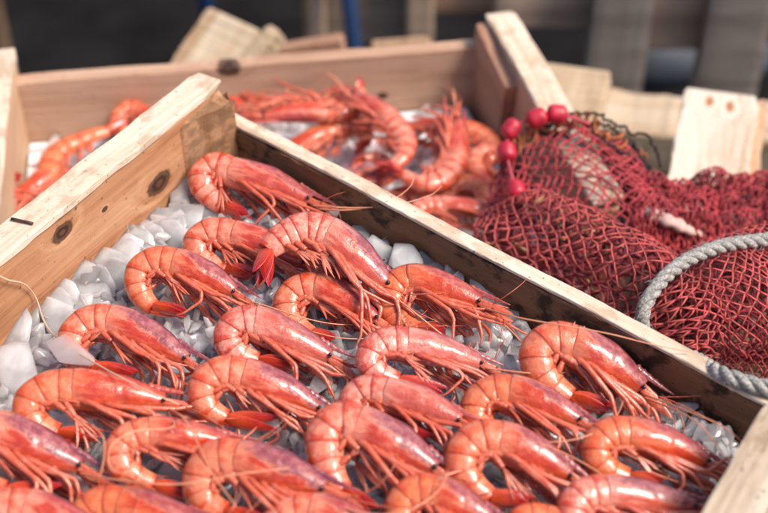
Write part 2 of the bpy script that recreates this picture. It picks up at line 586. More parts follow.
# ------------------------------------------------------------------ the crate below and behind
crate2 = empty('wooden_crate', (0, .3, -.128))
tag(crate2, 'wooden fish crate behind, with blurred orange prawns loose on ice', 'crate', 'wooden fish crates of prawns')
fA, fB = at(14, 84, ZB_FAR), at(470, 48, ZB_FAR)
uF = nrm(fB - fA); oF = nrm(np.array([-uF[1], uF[0], 0]))
kx = in_board(fA - uF * .01, uF, oF, on_plane(229, 70, fA, oF))
kx2 = in_board(fA - uF * .01, uF, oF, on_plane(382, 96, fA, oF))
M['far_board'] = wood('pink_knotty_pine', (.52, .34, .235), (.44, .26, .17), (.30, .16, .09), 5, knots=[(kx[0], 0, kx[2], .0055), (kx2[0], 0, kx2[2], .003)])
board('side_board', M['far_board'], fA - uF * .01, fB + uF * .02, oF, .078, .012, crate2, seg=50, wob=.00025)
# right end board with a pale rail, running forward under the net
eA, eB = at(487, 12, ZB_END + .012), at(594, 203, ZB_END + .0)
uE = nrm(eB - eA); oE = nrm(np.array([-uE[1], uE[0], 0]))
if oE[0] < 0: oE = -oE
board('end_board', M['pink_pine'], eA - np.array([0, 0, .005]), eB - np.array([0, 0, .005]) + uE * .002, oE, .088, .017, crate2, seg=40)
board('top_rail', M['pale_pine'], eA - oE * .0015, eB - oE * .0015, oE, .0045, .021, crate2, seg=40)
# its reddish corner post at the far right corner
board('corner_post', M['red_pine'], eA + uE * .004 - np.array([0, 0, .004]), eA + uE * .07 - np.array([0, 0, .012]), -oE, .082, .010, crate2, seg=10)
# left end board
wA, wB = at(14, 46, ZB_END + .006), at(2, 150, ZB_END + .006)
uW = nrm(wB - wA); oW = nrm(np.array([-uW[1], uW[0], 0]))
if oW[0] > 0: oW = -oW
board('end_board', M['pink_pine'], wA - np.array([0, 0, .005]), wA + uW * .30 - np.array([0, 0, .005]), oW, .08, .014, crate2, seg=30)
board('top_rail', M['pale_pine'], wA - oW * .001, wA + uW * .30 - oW * .001, oW, .0045, .017, crate2, seg=30)
q2 = [fA, fB, eB + uE * .02, wA + uW * .40]
mb = MB()
v = [(p[0], p[1], z) for z in (-.118, -.126) for p in q2]
mb.add(v, [(0, 1, 2, 3), (7, 6, 5, 4), (0, 4, 5, 1), (1, 5, 6, 2), (2, 6, 7, 3), (3, 7, 4, 0)])
mb.build('bottom_board', M['pale_pine'], crate2, smooth=False)
BACK = [p[:2] for p in q2]

# ------------------------------------------------------------------ loose planks, beam and old crates behind
def slab(name, label, cat, mat, quad, z, thick, dz=0.0, group=None):
    """a plank seen from above: four pixel corners (far-left, far-right, near-right, near-left) on a surface that rises dz to its far end"""
    c = [at(*quad[0], z + dz), at(*quad[1], z + dz), at(*quad[2], z), at(*quad[3], z)]
    A = (c[0] + c[1]) / 2; B = (c[2] + c[3]) / 2
    w = (np.linalg.norm(c[0] - c[1]) + np.linalg.norm(c[3] - c[2])) / 2
    u = nrm(B - A)
    side = nrm(c[1] - c[0]); side = nrm(side - u * np.dot(side, u))
    o = board(name, mat, A - side * w / 2, B - side * w / 2, side, thick, w, None, seg=24, wob=.0012, bev=.0015)
    tag(o, label, cat, group)
    return o


M['plank_pale'] = wood('bleached_plank', (.68, .59, .49), (.60, .50, .40), (.42, .27, .16), 15, knots=[(.013, .019, 0, .0036), (.016, .033, 0, .0036)], kscale=(.55, 1.1, .2), kcol=(.36, .13, .035))
M['plank_tan'] = wood('tan_plank', (.55, .42, .29), (.46, .33, .21), (.30, .19, .11), 16)
M['plank_gold'] = wood('golden_plank', (.52, .42, .31), (.44, .32, .21), (.28, .15, .07), 17)
slab('plank', 'pale sunlit plank with two rust spots, standing out of the net at right', 'plank', M['plank_pale'], ((686, 84), (756, 97), (744, 238), (660, 222)), -.10, .016, .02, 'loose planks')
slab('plank', 'narrow brown edge plank beside the pale sunlit plank at right', 'plank', M['pink_pine'], ((756, 96), (766, 101), (755, 240), (745, 238)), -.11, .02, .02, 'loose planks')
slab('plank', 'tan plank leaning behind the red floats', 'plank', M['plank_tan'], ((541, 57), (613, 74), (590, 146), (528, 130)), -.14, .012, .03, 'loose planks')
slab('plank', 'golden wide plank behind the far left rim of the rear crate', 'plank', M['plank_gold'], ((206, 17), (262, 20), (228, 78), (160, 82)), -.16, .014, .03, 'loose planks')
slab('plank', 'narrow plank beside the golden wide plank', 'plank', M['plank_tan'], ((268, 24), (279, 28), (240, 78), (226, 78)), -.15, .02, .03, 'loose planks')
slab('plank', 'low plank end showing above the middle of the rear crate rim', 'plank', M['pink_pine'], ((372, 35), (425, 42), (430, 70), (370, 66)), -.17, .014, .02, 'loose planks')
slab('plank', 'reddish plank lying flat behind the narrow plank', 'plank', M['red_pine'], ((272, 42), (338, 45), (350, 66), (270, 66)), -.18, .014, .02, 'loose planks')
bA, bB = at(560, 84, -.17), at(800, 104, -.17)
tre = empty('trestle', (bA[0], bA[1], -.80))
tag(tre, 'timber trestle with a horizontal beam behind the tan plank and the pale plank', 'trestle')
board('beam', M['plank_gold'], bA, bB, (at(570, 120, -.17) - bA), .040, .060, tre, seg=30, wob=.0015, bev=.003)
uB = nrm(bB - bA)
for k in (.035, .16):
    p = bA + uB * k + np.array([0, -.045, -.0405])
    board('leg', M['grey_wood'], p, p + uB * .03, (0, 1, 0), .759, .03, tre, seg=4, bev=.002)

# dark stalls further back: two slatted crates, a blue trolley leg, a shape for the dark gap
def slat_rack(label, px0, px1, ybot, ytop, dist_z, mats, posts, slats):
    base = at((px0 + px1) / 2, ybot, dist_z)
    Y = base[1]
    n = np.array([0, 1, 0.])
    def P(px, py, dy=0.0):
        return on_plane(px, py, (0, Y + dy, 0), n)
    rt = empty('slatted_rack', (base[0], Y, -.80))
    tag(rt, label, 'rack', 'old wooden racks in the dark background')
    for a, b, m in posts:
        p = P(a, -60); q = P(b, -60); z1 = p[2]
        board('post', M[m], p, q, (0, 1, 0), z1 + .80, .03, rt, seg=8, bev=.002)
    for a, b, t, bt, m in slats:
        p = P(a, t, .032); q = P(b, t, .032); r_ = P(a, bt, .032)
        board('slat', M[m], p, q, (0, 1, 0), p[2] - r_[2], .02, rt, seg=12, bev=.002)
    return rt


slat_rack('grey weathered rack of upright posts and slats in the right background', 600, 768, 90, 0, -.30, None,
          [(604, 664, 'grey_wood'), (724, 790, 'grey_wood'), (-0 + 838, 900, 'grey_wood')],
          [(500, 606, -20, 28, 'brown_wood'), (655, 722, -14, 50, 'brown_wood'), (560, 900, -90, -40, 'brown_wood')])
slat_rack('brown blurred rack behind the middle of the rear crate', 318, 540, 50, 0, -.36, None,
          [(408, 436, 'brown_wood'), (500, 530, 'brown_wood'), (306, 322, 'brown_wood')],
          [(322, 420, -12, 44, 'grey_wood'), (430, 540, -20, 14, 'brown_wood'), (300, 540, -80, -30, 'brown_wood')])
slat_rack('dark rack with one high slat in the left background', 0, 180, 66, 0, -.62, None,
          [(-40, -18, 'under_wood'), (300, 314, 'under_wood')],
          [(-40, 310, -24, -4, 'under_wood')])  # this rack's dark wood colour stands for the shade at the back
for px, y0, lab in ((207, 22, 'blue metal leg in the dark left background'), (352, 45, 'slanting blue metal leg behind the middle of the rear crate')):
    p = at(px + 4, y0 + 14, -.34); q = at(px - 10, -60, -.22)
    mb = MB(); mb.tube([p + (q - p) * t for t in np.linspace(-.6, 1, 12)], .0085, 12)
    o = mb.build('trolley_leg', M['blue_paint']); tag(o, lab, 'metal leg', 'blue metal legs')
# folded grey blue shape that stands for the dark gap at right
p = at(688, 70, -.42)
mb = MB(); rings = np.zeros((20, 16, 3))
for i in range(20):
    for j in range(16):
        a = 2 * math.pi * j / 16
        rr = .05 * (math.sin(math.pi * (i + .5) / 20) ** .4) * (1 + .12 * math.sin(3 * a + i * .5))
        rings[i, j] = p + np.array([(i / 19 - .5) * .22, rr * math.cos(a) + .05, rr * math.sin(a) * .8 - .01])
mb.rings(rings)
tag(mb.build('gap_fill', M['grey_gap']), 'folded grey blue shape standing for the dark gap of the grey rack', 'gap_fill')


# ------------------------------------------------------------------ ice
def chunk(seed, flat=.62):
    r = np.random.default_rng(seed)
    bm = bmesh.new()
    k = r.integers(11, 17)
    for _ in range(k):
        d = nrm(r.normal(0, 1, 3)) * r.uniform(.82, 1.05)
        bm.verts.new(Vector((d[0], d[1] * r.uniform(.7, .95), d[2] * flat)))
    res = bmesh.ops.convex_hull(bm, input=bm.verts)
    bmesh.ops.delete(bm, geom=[e for e in res['geom_interior'] if isinstance(e, bmesh.types.BMVert)], context='VERTS')
    bmesh.ops.dissolve_limit(bm, angle_limit=R(14), verts=bm.verts, edges=bm.edges)
    bmesh.ops.bevel(bm, geom=list(bm.edges), offset=.045, segments=1, affect='EDGES', profile=.5)
    bmesh.ops.triangulate(bm, faces=bm.faces)
    bmesh.ops.recalc_face_normals(bm, faces=bm.faces)
    bm.verts.index_update()
    v = np.array([x.co[:] for x in bm.verts]); f = [tuple(x.index for x in q.verts) for q in bm.faces]
    bm.free()
    return v * .5, f


CH = [chunk(100 + i, (.24, .34, .45, .60)[i % 4]) for i in range(16)]


def rot(r):
    q = r.normal(0, 1, 4); q /= np.linalg.norm(q)
    w, x, y, z = q
    return np.array([[1 - 2 * (y * y + z * z), 2 * (x * y - z * w), 2 * (x * z + y * w)],
                     [2 * (x * y + z * w), 1 - 2 * (x * x + z * z), 2 * (y * z - x * w)],
                     [2 * (x * z - y * w), 2 * (y * z + x * w), 1 - 2 * (x * x + y * y)]])


def inside(p, poly, margin=0.0):
    s = None
    n = len(poly)
    for i in range(n):
        a, b = np.array(poly[i]), np.array(poly[(i + 1) % n])
        e = b - a; l = np.linalg.norm(e)
        c = (e[0] * (p[1] - a[1]) - e[1] * (p[0] - a[0])) / l
        if s is None: s = -1 if c < 0 else 1
        if c * s < margin: return False
    return True


def px_of(p):
    d = np.asarray(p) - CAM
    dep = d[1] * cP - d[2] * sP
    up = d[1] * sP + d[2] * cP
    return 384 + FPX * d[0] / dep, 256.5 - FPX * up / dep


def ice_bed(poly, z, step, size, seed, name, label, view, zbed):
    r = np.random.default_rng(seed)
    mb = MB()
    P = np.array(poly)
    for x in np.arange(P[:, 0].min(), P[:, 0].max(), step):
        for y in np.arange(P[:, 1].min(), P[:, 1].max(), step):
            q = np.array([x + r.uniform(-.6, .6) * step, y + r.uniform(-.6, .6) * step])
            if not inside(q, poly, .005): continue
            u, w = px_of((*q, z))
            if not (view[0] < u < view[1] and view[2] < w < view[3]): continue
            s = size * r.uniform(.6, 1.35)
            v, f = CH[r.integers(len(CH))]
            mb.add((v @ rot(r).T) * s + np.array([*q, z - s * .30 + r.uniform(-.003, .003)]), f)
    o = mb.build(name, M['ice'], None, smooth=False)
    tag(o, label, 'ice', kind='stuff')
    mb = MB()
    c = P.mean(0)
    v = [(*(c + (p - c) * .985), zz) for zz in (zbed, zbed - .012) for p in P]
    mb.add(v, [(0, 1, 2, 3), (7, 6, 5, 4), (0, 4, 5, 1), (1, 5, 6, 2), (2, 6, 7, 3), (3, 7, 4, 0)])
    mb.build('packed_ice', M['ice_bed'], o, smooth=False)['kind'] = 'stuff'
    return o


ice_bed(FRONT, .0065, .0058, .0135, 5, 'crushed_ice', 'bed of clear crushed ice under the front rows of prawns', (-60, 790, 120, 590), -.0015)
ice_bed(BACK, ZI2, .0105, .023, 6, 'crushed_ice', 'bed of white crushed ice in the rear crate', (-40, 640, 60, 330), ZI2 - .0045)


def place_chunk(px, py, z, s, seed, label, group=None, k=None, flat=None):
    r = np.random.default_rng(seed)
    v, f = CH[k if k is not None else r.integers(len(CH))]
    p = at(px, py, z)
    rm = rot(r)
    vv = v @ rm.T
    if flat is not None:
        vv = v * np.array([1.15, 1.0, flat]); a = r.uniform(0, 6.28)
        vv = vv @ np.array([[math.cos(a), -math.sin(a), 0], [math.sin(a), math.cos(a), 0], [0, 0, 1]]).T
        vv = vv @ np.array([[1, 0, 0], [0, math.cos(.45), -math.sin(.45)], [0, math.sin(.45), math.cos(.45)]]).T
    me = bpy.data.meshes.new('ice_chunk')
    me.from_pydata((vv * s).tolist(), [], f); me.materials.append(M['ice'])
    o = bpy.data.objects.new('ice_chunk', me); COL.objects.link(o); o.location = p
    tag(o, label, 'ice chunk', group)
    return o


GI = 'loose chunks of crushed ice'
for px, py, z, s, sd_, lab, fl in (
        (14, 366, .010, .034, 1, 'large flat shard of ice at the left edge', .35),
        (14, 332, .008, .028, 2, 'rounded ice lump just behind the large flat shard', .6),
        (72, 353, .024, .022, 3, 'frosted ice lump lying over the tail of a prawn at left', .5),
        (402, 261, .008, .024, 4, 'rounded clear ice lump against the dark side board', .6),
        (382, 247, .008, .019, 5, 'smaller rounded ice lump beside the arched prawn head', .6),
        (452, 270, .008, .013, 6, 'small oval pebble of ice below the dark side board', .6),
        (490, 292, .006, .028, 7, 'big clear ice lump halfway along the dark side board', .6),
        (331, 211, .010, .010, 8, 'tiny ice bead near the top of the dark side board', .6),
        (183, 190, .006, .024, 9, 'grey ice lump in the far corner beside the knot', .6),
        (318, 385, .008, .015, 10, 'clear ice lump in the gap in the middle of the rows', .6),
        (688, 405, .008, .010, 11, 'little ice cube beside the near end of the dark side board', .7)):
    place_chunk(px, py, z, s, sd_, lab, GI, flat=fl)
r = np.random.default_rng(21)


def strip(line, n, width, s0, s1, label, seed, z=(.000, .008)):
    r = np.random.default_rng(seed)
    L = spline(line, 200)
    for i in range(n):
        p = L[int((i + r.uniform(0, 1)) / n * 199)]
        w = r.uniform(*width)
        place_chunk(p[0] + w[0] if not np.isscalar(w) else p[0] + w, p[1] + r.uniform(-6, 6), r.uniform(*z), r.uniform(s0, s1), seed * 1000 + i, label, GI, flat=r.choice([.30, .4, .55]))


strip([(20, 318), (70, 290), (120, 245), (165, 205), (180, 185)], 64, (-6, 48), .018, .032, 'clear ice chunk in the heap along the tall knotty end board', 31)
strip([(352, 236), (410, 262), (470, 290), (520, 318)], 30, (-14, 26), .010, .018, 'small ice chunk in the row under the dark side board', 32)
strip([(640, 392), (690, 420), (728, 446), (740, 462)], 24, (-16, 12), .008, .013, 'small ice cube beside the near end of the dark side board', 33)


# ------------------------------------------------------------------ prawns
PRAWN_GROUP_F = 'red prawns laid in rows in the front crate'
PRAWN_GROUP_B = 'orange prawns in the rear crate'


def smooth1(x, k):
    ker = np.ones(k) / k
    return np.convolve(np.pad(x, (k // 2, k - 1 - k // 2), mode='edge'), ker, 'valid')


def make_prawn(pts, hpx, label, z0=.019, tilt=28, tone=.4, purple=.5, group=PRAWN_GROUP_F, seed=0, roll=0, antennae=None, nlegs=5, legsty=0, detail=1.0):
    """pts: eye, mid carapace, carapace rear, points round the abdomen, tail root, tail tip - as pixels on the animal's own tilted plane"""
    r = np.random.default_rng(seed + 500)
    px = np.array(pts, float)
    ctr = px[1:-1].mean(0)
    anchor = at(*ctr, z0)
    tilt = tilt + r.uniform(-5, 5); roll = roll + r.uniform(-9, 9); tone = float(np.clip(tone + r.uniform(-.2, .2), .02, .97)); hpx = hpx * r.uniform(.94, 1.07)
    n = np.array([math.sin(R(roll)), -math.sin(R(tilt)), 0]); n[2] = math.sqrt(1 - n[0] ** 2 - n[1] ** 2)
    e1 = nrm(np.array([1, 0, 0]) - n * n[0]); e2 = np.cross(n, e1)
    W = np.array([on_plane(x, y, anchor, n) for x, y in px])
    q = np.stack([(W - anchor) @ e1, (W - anchor) @ e2], 1)
    H = hpx * depth_of(anchor) / FPX
    body = spline(q[:-1], 400)
    seg = np.linalg.norm(np.diff(body, axis=0), axis=1)
    s = np.concatenate([[0], np.cumsum(seg)])
    ij = np.argmin(np.linalg.norm(body - q[2], axis=1))
    sj, sT = s[ij], s[-1]
    T = np.gradient(body, axis=0); T /= np.linalg.norm(T, axis=1)[:, None]
    T = np.stack([smooth1(T[:, 0], 21), smooth1(T[:, 1], 21)], 1); T /= np.linalg.norm(T, axis=1)[:, None]
    ang = np.unwrap(np.arctan2(T[:, 1], T[:, 0]))
    turn = ang[-1] - ang[0]
    sg = -1.0 if turn < 0 else 1.0            # dorsal lies on the outside of the bend
    Nn = np.stack([T[:, 1], -T[:, 0]], 1) * sg
    kap = np.abs(smooth1(np.gradient(ang, s), 25)) + 1e-6
    tr = np.floor(np.clip(purple, 0, .99) * 10) + np.clip(tone, .01, .99)

    def to3(uv, w):
        uv = np.asarray(uv, float); w = np.asarray(w, float)
        return anchor + uv[..., :1] * e1 + uv[..., 1:2] * e2 + w[..., None] * n

    def spine(ss):
        p = np.stack([np.interp(ss, s, body[:, k]) for k in (0, 1)], -1)
        t = np.stack([np.interp(ss, s, T[:, k]) for k in (0, 1)], -1); t = t / np.linalg.norm(t, axis=-1, keepdims=True)
        nn = np.stack([t[..., 1], -t[..., 0]], -1) * sg
        return p, t, nn, np.interp(ss, s, kap)

    H *= .98
    root = empty('prawn', anchor - np.array([0, 0, H * .4]))
    tag(root, label, 'prawn', group)
    m = 30
    th = np.linspace(0, 2 * np.pi, m, endpoint=False)
    ca, sa = np.cos(th), np.sin(th)
    ph = r.uniform(0, 6.28, 8)

    def section(p, nn, hd, hv, wd, off=0.0, fl=None):
        a = np.sign(ca) * np.abs(ca) ** .92
        dor = np.where(a > 0, a * hd, a * hv)
        wid = sa * wd * np.where(ca > 0, 1 - .10 * ca ** 2, 1 - .30 * ca ** 2)
        if fl is not None: wid = wid * fl; dor = np.where(a < 0, dor * fl, dor)
        return to3(p[None, :] + nn[None, :] * (dor + off)[:, None], wid)

    # --- carapace
    nc = 46
    x = np.linspace(0, 1, nc) ** .9
    hh = np.interp(x, [0, .08, .25, .5, .75, .92, 1], [.36, .47, .70, .92, 1.0, .99, .95]) * H / 2
    rings = np.zeros((nc, m, 3)); att = np.zeros((nc, m, 3))
    for i in range(nc):
        p, t, nn, kk = spine(np.array(x[i] * sj * 1.015))
        h = hh[i]
        hv = min(h, .85 / kk)
        groove = .05 * np.exp(-((x[i] - (.34 + .22 * (ca * .5 + .5))) / .03) ** 2) * (np.abs(ca) < .9)
        lump = 1 + .016 * np.sin(3 * th + ph[0] + 5 * x[i]) + .013 * np.sin(2 * th + 11 * x[i] + ph[1]) + .009 * np.sin(7 * th - 9 * x[i] + ph[3]) + .007 * np.sin(5 * th + 23 * x[i] + ph[4]) - groove
        ridge = 1 + .06 * np.exp(-((ca - 1) / .02) ** 2) * (1 - x[i])
        rg = section(p, nn, h, hv, h * .80, off=(H / 2 - h) * .30)
        c = rg.mean(0)
        rings[i] = c + (rg - c) * (lump * ridge)[:, None]
        att[i, :, 0] = x[i]; att[i, :, 1] = ca; att[i, :, 2] = tr
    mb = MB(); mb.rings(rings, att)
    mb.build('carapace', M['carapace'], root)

    # --- abdomen: six overlapping rings with lobed side plates
    cuts = [0, .16, .32, .49, .655, .80, 1.0]
    cuts = [c_ + (r.uniform(-.018, .018) if 0 < c_ < 1 else 0) for c_ in cuts]
    Rg, At = [], []
    La = sT - sj
    for k in range(6):
        for j, u in enumerate(np.array([0, .12, .3, .5, .7, .86, .96, 1.0, 1.004])):
            y = cuts[k] + (cuts[k + 1] - cuts[k]) * min(u, 1.0)
            p, t, nn, kk = spine(np.array(sj + y * La))
            h = np.interp(y, [0, .2, .5, .8, 1], [.95, .93, .83, .66, .50]) * H / 2
            hv = min(h, .80 / kk)
            lip = 1 + .024 * u ** 1.5
            if j == 8: lip = 1.004
            lobe = .12 * np.exp(-((np.abs(np.pi - np.abs(th - np.pi)) - 2.15) / .42) ** 2) * math.sin(math.pi * min(u, 1) ** .8) * (1 if k < 5 else .2)
            fl = (1 + lobe) * (1 + .010 * np.sin(2 * th + ph[2] + 9 * y))
            wd = h * .76
            rg = section(p, nn, h * lip, hv * lip, wd * lip, fl=fl)
            Rg.append(rg)
            a = np.zeros((m, 3)); a[:, 0] = 1 + k + min(u, .995); a[:, 1] = ca; a[:, 2] = tr
            At.append(a)
    mb = MB(); mb.rings(np.array(Rg), np.array(At))
    mb.build('abdomen', M['abdomen'], root)

    # --- tail fan
    pT, tT, nT, _ = spine(np.array(sT))
    d0 = nrm(q[-1] - q[-2]); Lt = np.linalg.norm(q[-1] - q[-2])
    fan = MB()

    def blade(mb, p0, d, w0, dw, L, Wd, Th, rollw, attr=(0, 1), bend=0.0, point=.75):
        """flat leaf: starts at in-plane p0 (height w0 over the plane), runs along d, broad side turned by rollw"""
        nn_ = 16
        u = np.linspace(0, 1, nn_)
        prof = np.clip(np.sin(np.pi * np.clip(u, 0, 1) ** point), 0, 1) ** .65 * .86 + .12 * (1 - u)
        pr = np.array([-d[1], d[0]])
        cen = p0[None, :] + d[None, :] * (u * L)[:, None] + pr[None, :] * (bend * u ** 2 * L)[:, None]
        c3 = to3(cen, w0 + dw * u)
        ax = nrm(e1 * d[0] + e2 * d[1]); sx = e1 * pr[0] + e2 * pr[1]
        wide = sx * math.cos(rollw) + n * math.sin(rollw); thin = np.cross(ax, wide)
        mm = 12; tt = np.linspace(0, 2 * np.pi, mm, endpoint=False)
        rr = np.zeros((nn_, mm, 3)); aa = np.zeros((nn_, mm, 3))
        for i in range(nn_):
            ridge = 1 + .8 * np.exp(-(np.cos(tt) / .25) ** 2)
            rr[i] = c3[i] + (np.cos(tt) * Wd * prof[i])[:, None] * wide + (np.sin(tt) * Th * prof[i] * ridge)[:, None] * thin
            aa[i, :, 0] = attr[0] + (attr[1] - attr[0]) * u[i]; aa[i, :, 1] = np.cos(tt); aa[i, :, 2] = tr
        mb.rings(rr, aa)

    def rot2(v, a):
        return np.array([v[0] * math.cos(a) - v[1] * math.sin(a), v[0] * math.sin(a) + v[1] * math.cos(a)])

    Lt *= r.uniform(.8, 1.08)
    hT = .50 * H / 2
    back = q[-2] - d0 * H * .05
    spread = r.uniform(.5, 1.2)
    mb = MB(); blade(mb, back + nT * hT * .4, rot2(d0, -sg * .05), 0.0, .02 * H, Lt * .80, H * .12, H * .05, 0.2)
    tel = mb.build('tail_fan', M['tail'], root)
    for (da, w0, dw, Ls, Wd, rw) in ((.10, .14, .16, 1.0, .19, .5), (-.16, .12, .22, .93, .18, .7), (.22, -.12, -.12, .97, .19, -.5), (-.05, -.14, -.2, .9, .18, -.7)):
        mb = MB()
        blade(mb, back, rot2(d0, sg * da * spread), w0 * H, dw * H * spread, Lt * Ls * r.uniform(.94, 1.04), H * Wd, H * .026, rw + r.uniform(-.15, .15), bend=r.uniform(-.05, .05))
        mb.build('uropod', M['tail'], tel)

    # --- legs
    def chain(p0, w0, dirs, rad, ws, m_=7):
        P = [np.array([*p0, w0])]
        rr = [rad]
        for (a, L, dz, rd) in dirs:
            P.append(P[-1] + np.array([a[0] * L, a[1] * L, dz])); rr.append(rd)
        P = np.array(P)
        out, ro = [], []
        for i in range(len(P) - 1):
            kk = 7
            for u in np.linspace(0, 1, kk, endpoint=(i == len(P) - 2)):
                out.append(P[i] * (1 - u) + P[i + 1] * u)
                b = rr[i] * (1 - u) + rr[i + 1] * u
                ro.append(b * (1 + .22 * math.sin(math.pi * u) ** 2 + .18 * math.exp(-(min(u, 1 - u) / .06) ** 2)))
        out = np.array(out)
        sm = out.copy()
        sm[1:-1] = .25 * out[:-2] + .5 * out[1:-1] + .25 * out[2:]
        return to3(sm[:, :2], sm[:, 2]), np.array(ro)

    for side in (1, -1):
        for k in range(nlegs):
            xk = .40 + .125 * k + r.uniform(-.02, .02)
            p, t, nn, kk = spine(np.array(xk * sj))
            h = np.interp(xk, x, hh)
            hv = min(h, .85 / kk)
            f, v = -t, -nn
            D = lambda deg: f * math.cos(R(deg)) + v * math.sin(R(deg))
            j = lambda a: r.uniform(-a, a)
            # rear legs lie along the belly and kink; front legs reach past the head
            base = p + v * hv * (.66 if side > 0 else .8)
            bend = r.choice([1.9, 1.2, .2, -.7, .1, 2.3])
            a1 = -8 + 7.5 * k + j(9) + (8 if side < 0 else 0)
            L = H * r.uniform(.95, 1.35)
            dirs = [(D(20 + j(14)), .24 * H, .20 * H * side, .062 * H),
                    (D(a1), .72 * L, (-.05 + .025 * k) * H * side, .052 * H),
                    (D(a1 + 20 * bend + j(12)), .26 * L, -.02 * H * side, .044 * H),
                    (D(a1 + 42 * bend + j(28)), .55 * L, -.10 * H * (side > 0), .028 * H),
                    (D(a1 + 50 * bend + j(24)), .22 * L, -.06 * H * (side > 0), .010 * H)]
            c, ro = chain(base, side * h * .40, dirs, .070 * H, None)
            mb = MB(); mb.tube(c, ro, 7, attr=(0, 1, tr)); mb.build('leg', M['limb'], root)
    # stout mouth legs under the head
    for side in (1, -1):
        p, t, nn, kk = spine(np.array(.22 * sj)); f, v = -t, -nn
        D = lambda deg: f * math.cos(R(deg)) + v * math.sin(R(deg))
        h = np.interp(.22, x, hh)
        dirs = [(D(28 + r.uniform(-8, 8)), .35 * H, .03 * H * side, .075 * H), (D(8 + r.uniform(-10, 10)), .45 * H, 0, .06 * H), (D(40 + r.uniform(-20, 20)), .32 * H, 0, .02 * H)]
        c, ro = chain(p + v * h * .75, side * h * .38, dirs, .075 * H, None)
        mb = MB(); mb.tube(c, ro, 8, attr=(0, 1, tr)); mb.build('mouthpart', M['limb'], root)

    # --- swimmerets
    for k in range(5):
        y = (cuts[k] + cuts[k + 1]) / 2
        p, t, nn, kk = spine(np.array(sj + y * La))
        h = np.interp(y, [0, .2, .5, .8, 1], [.95, .93, .83, .66, .50]) * H / 2
        hv = min(h, .80 / kk)
        mb = MB()
        for side in (1, -1):
            f, v = -t, -nn
            a = R(r.uniform(35, 68) if k < 3 else r.uniform(10, 50))
            d = v * math.cos(a) + f * math.sin(a)
            L = H * (1.0 - .09 * k) * r.uniform(.85, 1.1)
            b0 = p + v * hv * .72
            mid = b0 + d * L * .42
            c, ro = chain(b0, side * h * .42, [(d, L * .42, .05 * H * side, .055 * H)], .07 * H, None)
            mb.tube(c, ro, 7, attr=(0, .5, tr))
            for da in (-.30, -.14, .0, .13, .27):
                blade(mb, mid, rot2(d, da + r.uniform(-.12, .12)), side * h * .42 + .05 * H * side, r.uniform(-.05, .08) * H, L * r.uniform(.6, .85), H * .042, H * .014, r.uniform(-.8, .8), (0, .5), bend=r.uniform(-.2, .2), point=.8)
        mb.build('swimmeret', M['limb'], root)

    # --- head: rostrum, eyes, antennal scales, antennae
    p, t, nn, _ = spine(np.array(.22 * sj)); h = np.interp(.22, x, hh)
    f = -t
    b0 = p + nn * (h * .86 + (H / 2 - h) * .30)
    p_, t_, n_, _ = spine(np.array(0.0)); f0 = -t_
    dfr = nrm(f * .8 + f0 * .2 + nn * r.uniform(-.12, .05))
    Lr = .22 * sj + H * r.uniform(.62, .85)
    u = np.linspace(0, 1, 22)
    line = b0[None, :] + dfr[None, :] * (u * Lr)[:, None] + nn[None, :] * (.05 * H * u ** 2)[:, None]
    mb = MB()
    rr = (.085 * (1 - u) ** .8 + .012) * H
    teeth = 1 + .35 * np.maximum(0, np.sin(u * 40)) * (u < .7)
    mb.tube(to3(line, np.zeros(22)), rr * teeth, 9, flat=.5, ndir=n, attr=(.1, .1, tr)); mb.build('rostrum', M['carapace'], root)
    eyeo = r.uniform(-1, 1)
    pe, te, ne, _ = spine(np.array(.045 * sj)); he = np.interp(.045, x, hh)
    for side in (1, -1):
        mb = MB()
        c2 = pe + ne * he * (.35 + .15 * eyeo) + (-te) * H * .06
        tt = np.linspace(0, 1, 9)
        st = to3(c2[None, :] + (-te)[None, :] * (tt * .05 * H)[:, None], side * (he * (.42 + .2 * eyeo) + tt * .16 * H))
        mb.tube(st, np.interp(tt, [0, .5, .62, .8, 1], [.045, .045, .054, .05, .025]) * H, 12, ndir=nn @ np.stack([e1, e2]))
        mb.build('eye', M['eye'], root)
        mb = MB()
        blade(mb, p_ + n_ * H * (.02 if side > 0 else -.02) + t_ * H * .08, rot2(f0, r.uniform(-.16, .14)), side * .10 * H, side * .05 * H, H * r.uniform(.95, 1.2), H * .115, H * .022, .3 * side, (.0, .35), point=.9)
        mb.build('antennal_scale', M['limb'], root)
        mb = MB()
        c, ro = chain(p_ + n_ * H * .10, side * .09 * H, [(rot2(f0, r.uniform(-.1, .1)), .28 * H, 0, .055 * H), (rot2(f0, r.uniform(-.3, .3)), .5 * H, 0, .012 * H)], .06 * H, None)
        mb.tube(c, ro, 7, attr=(0, .4, tr))
        for q_ in range(2):
            Lw = H * r.uniform(1.0, 2.2); aw = math.atan2(f0[1], f0[0]) + r.uniform(-.5, .5); kw_ = r.uniform(-2.5, 2.5); sw = np.linspace(0, 1, 30)
            xyw = p_ + n_ * H * .10 + f0 * H * .3 + np.stack([np.cumsum(np.cos(aw + kw_ * sw)), np.cumsum(np.sin(aw + kw_ * sw))], 1) * Lw / 30
            mb.tube(to3(xyw, side * .09 * H + H * .45 * np.sin(np.pi * sw) ** .8), np.linspace(.014, .007, 30) * H, 5, attr=(0, .4, tr))
        mb.build('antennule', M['limb'], root)
